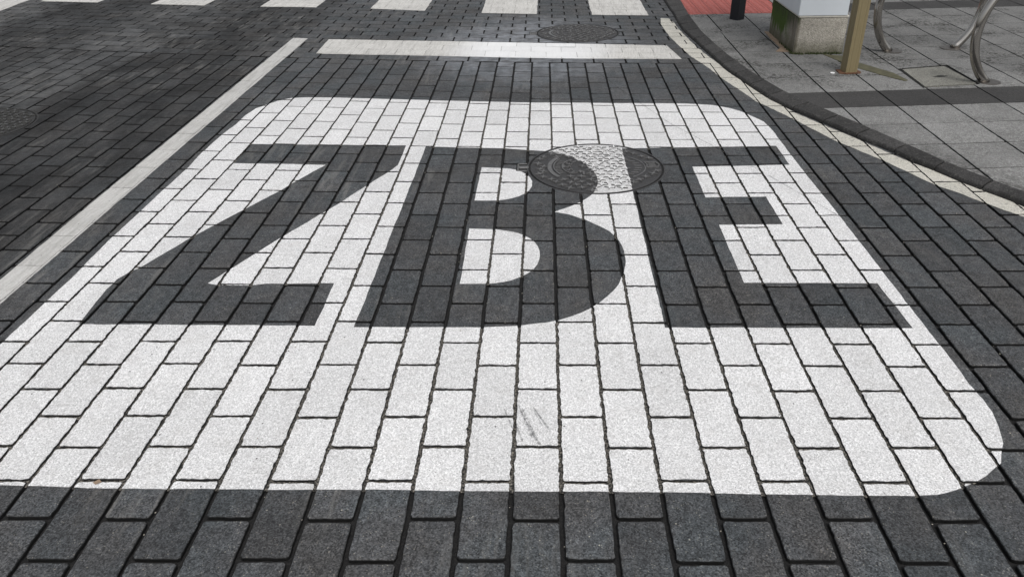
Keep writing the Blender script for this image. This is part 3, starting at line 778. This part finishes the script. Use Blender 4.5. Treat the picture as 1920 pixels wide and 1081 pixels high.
manhole(*MH[2], 'dark round iron manhole cover in the left lane, half out of view', hinge=False, turn=2.2, M_IRON=mat_simple('oily_cast_iron', (.022, .021, .02), .6, .1, .3, 60, .4), M_IRON_TOP=mat_simple('oily_iron_tops', (.062, .062, .06), .5, .1, .3, 60, .3))

# ------------------------------------------------------------------ cabinet on its concrete base
x0, x1, y0, y1 = BASE
def lumpy_box(name, x0, x1, y0, y1, z0, z1, mat, parent, amp=.003, seg=.03, taper=0.0):
    bm = bmesh.new(); bmesh.ops.create_cube(bm, size=1)
    for v in bm.verts: v.co = Vector((x0+(v.co.x+.5)*(x1-x0), y0+(v.co.y+.5)*(y1-y0), z0+(v.co.z+.5)*(z1-z0)))
    bmesh.ops.bevel(bm, geom=[e for e in bm.edges], offset=.006, segments=2, affect='EDGES')
    bmesh.ops.subdivide_edges(bm, edges=[e for e in bm.edges if e.calc_length() > seg*2], cuts=int(max(x1-x0, y1-y0)/seg/2), use_grid_fill=True)
    for v in bm.verts:
        p = v.co.copy(); q = noise.noise_vector(p*14)*amp+noise.noise_vector(p*4)*amp
        v.co += Vector((q.x, q.y, q.z*.3))
    me = bpy.data.meshes.new(name); bm.to_mesh(me); bm.free(); me.materials.append(mat)
    a = me.attributes.new('tone', 'FLOAT', 'POINT'); a.data.foreach_set('value', [1.0]*len(me.vertices))
    o = bpy.data.objects.new(name, me); COL.objects.link(o)
    if parent: o.parent = parent
    return o
lumpy_box('concrete_base', x0, x1, y0, y1, -.01, .272, M_BASE, None, .0022)
cb = bpy.data.objects['concrete_base']
tag(cb, 'rough concrete plinth with green moss down its left side, under the grey cabinet', 'plinth')
lip = MB(); box(lip, x0+.004, x1+.002, y0-.002, y1-.004, .270, .281, .004); lip.build('mortar_lip', M_BEIGE, cb)
cabr = empty('utility_cabinet', ((x0+x1)/2, (y0+y1)/2, .283)); tag(cabr, 'pale grey metal utility cabinet standing on the mossy concrete plinth', 'cabinet')
hx, hy = (x1-x0)/2, (y1-y0)/2
c_ = MB(); box(c_, -hx-.004, hx-.012, -hy-.004, hy-.01, 0, 1.15, .004); c_.build('housing', M_CAB, cabr)
c_ = MB(); box(c_, -hx-.03, hx+.015, -hy-.03, hy+.02, 1.151, 1.19, .01); c_.build('roof', M_CAB, cabr)
c_ = MB(); box(c_, -hx+.008, hx-.024, -hy-.010, -hy-.0042, .12, 1.12, .002); dr = c_.build('door', M_CAB, cabr)
c_ = MB(); box(c_, hx-.06, hx-.04, -hy-.03, -hy-.0102, .55, .67, .004); c_.build('handle', M_STEEL, dr)
ms = MB(); rr_ = random.Random(11)
for _ in range(520):
    if rr_.random() < .62:
        t_ = rr_.random(); x = x0+t_*(x1-x0); y = y0-.004-abs(rr_.gauss(0, .006))
        if rr_.random() > .25+.75*abs(math.sin(t_*9+1))*(1.2 if t_ > .45 or t_ < .12 else .5): continue
    else:
        t_ = rr_.random()**2; y = y0+t_*(y1-y0)*.5; x = x0-.004-abs(rr_.gauss(0, .005))
    h_ = rr_.uniform(.004, .02); w_ = rr_.uniform(.002, .006); a_ = rr_.uniform(0, 6.28); lx_, ly_ = rr_.gauss(0, .006), rr_.gauss(0, .006)
    ms.add([(x+w_*math.cos(a_), y+w_*math.sin(a_), PZ), (x-w_*math.cos(a_), y-w_*math.sin(a_), PZ), (x+w_*math.sin(a_), y-w_*math.cos(a_), PZ), (x+lx_, y+ly_, PZ+h_)], [(0, 1, 3), (1, 2, 3), (2, 0, 3)])
M_MOSS = mat_simple('moss', (.035, .045, .014), .95, 0, .5, 60, .2)
tag(ms.build('moss', M_MOSS), label='dark green moss fringe along the foot of the concrete plinth', cat='moss', kind='stuff')
# tan mortar along the foot of the plinth
tm = MB(); tp = ccw(UL([(1433, 60), (1440, 60), (1488, 103), (1478, 98), (1455, 97), (1462, 91), (1448, 76)], PZ))
slab(tm, (dens(tp, .02, .004, 3), [tuple(range(len(dens(tp, .02, .004, 3))))]), lambda x, y: PZ+.004, .006)
tag(tm.build('mortar_fillet', M_TAN), 'strip of tan mortar along the left foot of the concrete plinth', 'mortar')

# ------------------------------------------------------------------ bollard
b = empty('bollard', (1.643, 5.38, PZ), math.radians(37)); tag(b, 'black square bollard standing in front of the red tactile paving', 'bollard')
c_ = MB(); box(c_, -.042, .042, -.042, .042, .0, .88, .004); c_.build('post', M_BLACK, b)
c_ = MB(); box(c_, -.042, .042, -.042, .042, .905, .95, .008); c_.build('cap', M_BLACK, b)
c_ = MB(); box(c_, -.040, .040, -.040, .040, .88, .905, .002); c_.build('band', M_STEEL, b)

# ------------------------------------------------------------------ gold post
post = empty('sign_post', (1.995, 3.745, PZ), math.radians(8)); tag(post, 'square olive gold metal post with a rusty foot, right of the concrete plinth', 'post')
c_ = MB(); h = 2.6; a = .037; g_ = .007; s_ = .0016
prof = []
for k in range(4):      # square tube with two shallow grooves per face
    base_ = [(-a, -a), (-g_-.016, -a), (-g_-.014, -a+s_), (-.016, -a+s_), (-.014, -a), (.014, -a), (.016, -a+s_), (g_+.014, -a+s_), (g_+.016, -a)]
    an = math.pi/2*k
    prof += [(x*math.cos(an)-y*math.sin(an), x*math.sin(an)+y*math.cos(an)) for x, y in base_]
n = len(prof)
c_.add([(x, y, 0.004) for x, y in prof]+[(x, y, h) for x, y in prof], [(i, (i+1) % n, (i+1) % n+n, i+n) for i in range(n)]+[tuple(range(n, 2*n))])
c_.build('shaft', M_GOLD, post)
c_ = MB(); vs = dens(ccw([(-.075, -.035), (-.04, -.055), (.055, -.052), (.066, -.03), (.06, .05), (-.06, .05)]), .012, .004, 4)
slab(c_, (vs, [tuple(range(len(vs)))]), lambda x, y: .006, .006); c_.build('foot_plate', M_RUST, post)
c_ = MB(); box(c_, -.043, .043, -.043, .043, h, h+.02, .006); c_.build('cap', M_GOLD, post)

# olive filler strip let into the pavement
st = MB(); sp = ccw(UL([(1543, 102.5), (1582, 106), (1609, 118), (1645, 128.5), (1676, 138), (1702, 151), (1697, 152.5), (1650, 140.5), (1609, 128.5), (1575, 116)], PZ))
v_ = dens(sp, .03, .0008, 5); slab(st, (v_, [tuple(range(len(v_)))]), lambda x, y: PZ+.003, .006)
tag(st.build('filler_strip', M_OLIVE), 'long tapering olive strip let into the pavement behind the gold post', 'pavement strip')
# square service lid
M_LID = mat_concrete('pitted_concrete_lid', (.13, .13, .115), (.25, .245, .22))
lid = MB(); q = ccw(COVERSQ); v_ = outline(q, .004, .02, .0012, .006, 3); slab(lid, (v_, [tuple(range(len(v_)))]), lambda x, y: PZ+.001, .014, 1.0)
lo = lid.build('service_lid', M_LID); tag(lo, 'square pitted concrete service lid between the gold post and the near rack leg', 'service lid')
hl = MB(); hc = U(1762, 143.5, PZ); v_ = dens([(hc[0]-.05, hc[1]-.008), (hc[0]-.01, hc[1]-.022), (hc[0]+.035, hc[1]-.006), (hc[0]+.055, hc[1]+.006), (hc[0], hc[1]+.018)], .01, .004, 6)
slab(hl, (v_, [tuple(range(len(v_)))]), lambda x, y: PZ+.0018, 0); hl.build('finger_hole', M_IRON_DK, lo)
sp_ = MB(); wc = U(1561, 137, PZ); lathe(sp_, [(.014, PZ), (.013, PZ+.003), (.006, PZ+.004)], wc[0], wc[1], 14)
tag(sp_.build('paint_blob', mat_simple('white_blob', (.8, .8, .8), .4)), 'small round white blob on the tile left of the gold post foot', 'blob')

# ------------------------------------------------------------------ bicycle racks
def rack(P0, label):
    d = Vector((.98883, .14907, 0)); root = empty('bicycle_rack', (P0[0], P0[1], PZ), math.atan2(d.y, d.x)); tag(root, label, 'bicycle rack', 'steel hoop racks')
    cx, R, cz = .208, .371, .300-.01; pts = []
    a0 = math.asin(-(cz)/R); a1 = math.pi-a0
    n = 64
    for i in range(n+1):
        a = a1+(a0-a1)*i/n if False else (math.pi-a0)+(a0-(math.pi-a0))*i/n
        pts.append((cx+R*math.cos(a), 0, cz+R*math.sin(a)))
    m_ = MB(); tube(m_, pts, .0262, 28); m_.build('hoop', M_STEEL, root, smooth=True)
    for s in (0, -1):
        px = pts[s][0]; off = .018 if s == 0 else -.018
        f = MB(); lathe(f, [(.066, .0), (.066, .003), (.062, .005)], px+off, 0, 40); f.build('foot_flange', M_FLANGE, root)
    return root
rack((2.465, 4.27), 'steel hoop bicycle rack standing farther back, nearest the grey cabinet')
rack((2.742, 3.49), 'nearer steel hoop bicycle rack at the edge of the dark pavement band')

# ------------------------------------------------------------------ skid mark, scuffs, loose bits
def ribbon(mb, pts, w_, z):
    pts = [Vector(p) for p in pts]; P_ = resample([tuple(p) for p in pts], 60, 1); vs = []
    for i, p in enumerate(P_):
        t = (P_[min(i+1, 59)]-P_[max(i-1, 0)]).normalized(); nn = Vector((-t.y, t.x))*(w_/2*(.5+.5*abs(noise.noise((i*.3, 1, w_*99)))+.2)*min(1, i/6, (59-i)/6)+.0002)
        vs += [(p.x+nn.x, p.y+nn.y, z), (p.x-nn.x, p.y-nn.y, z)]
    mb.add(vs, [(2*i, 2*i+1, 2*i+3, 2*i+2) for i in range(59)])
mt, t, bs = M('rubber_smear'); n = N(t)
bs.inputs['Base Color'].default_value = (.03, .03, .03, 1); bs.inputs['Roughness'].default_value = .8
n.set(bs.inputs['Alpha'], n.rng(n.noise(70, 4, .7), .4, .65, .05, .55)); M_SMEAR = mt
sm = MB(); ribbon(sm, UL([(1107, 127), (1180, 180), (1257, 233), (1353, 283), (1420, 318), (1493, 360), (1580, 410), (1677, 467), (1703, 487)]), .008, .0036)
tag(sm.build('skid_mark', M_SMEAR), 'long thin curved tyre scratch crossing the right side of the lettered marking', 'tyre mark')
sc = MB()
for a, b_, w_ in [((972, 758), (990, 800), .003), ((975, 768), (998, 822), .005), ((982, 778), (1008, 828), .008), ((978, 764), (1002, 815), .003), ((998, 762), (1030, 807), .004), ((945, 766), (962, 806), .003), ((968, 800), (980, 828), .005), ((990, 800), (1014, 836), .006), ((1000, 770), (1018, 800), .002)]:
    ribbon(sc, [U(*a), U(*b_)], w_*1.5, .0034)
tag(sc.build('scuff_mark', M_SMEAR), 'cluster of short dark scuffs on the white paint below the letter B', 'tyre mark')
gr = random.Random(5); gb = MB()
M_GRIT = mat_simple('pale_grit', (.3, .28, .24), .9)
for _ in range(420):
    x, y = gr.uniform(-2.2, 2.4), gr.uniform(-.4, 4) ** 1.0
    if gr.random() < .5: x = round(x/.12)*.12+gr.uniform(-.004, .004)
    s = gr.uniform(.0008, .0026); z = .001 if gr.random() < .5 else -.004
    vs = [(x+s*gr.uniform(.7, 1.4), y, z), (x, y+s, z), (x-s, y, z), (x, y-s*gr.uniform(.7, 1.3), z), (x, y, z+s)]
    gb.add(vs, [(0, 1, 4), (1, 2, 4), (2, 3, 4), (3, 0, 4)], gr.uniform(.5, 1.2))
tag(gb.build('loose_grit', M_GRIT), kind='stuff', label='tiny pale stones scattered over the pavers and joints', cat='grit')
lf = MB(); lx, ly = U(183, 905.5)
lf.add([(lx-.012, ly, .003), (lx-.002, ly-.006, .002), (lx+.012, ly, .005), (lx+.002, ly+.008, .007)], [(0, 1, 3), (1, 2, 3)])
tag(lf.build('dry_leaf', M_TAN), 'tiny dry leaf lying in a joint at the bottom left of the white paint', 'leaf')
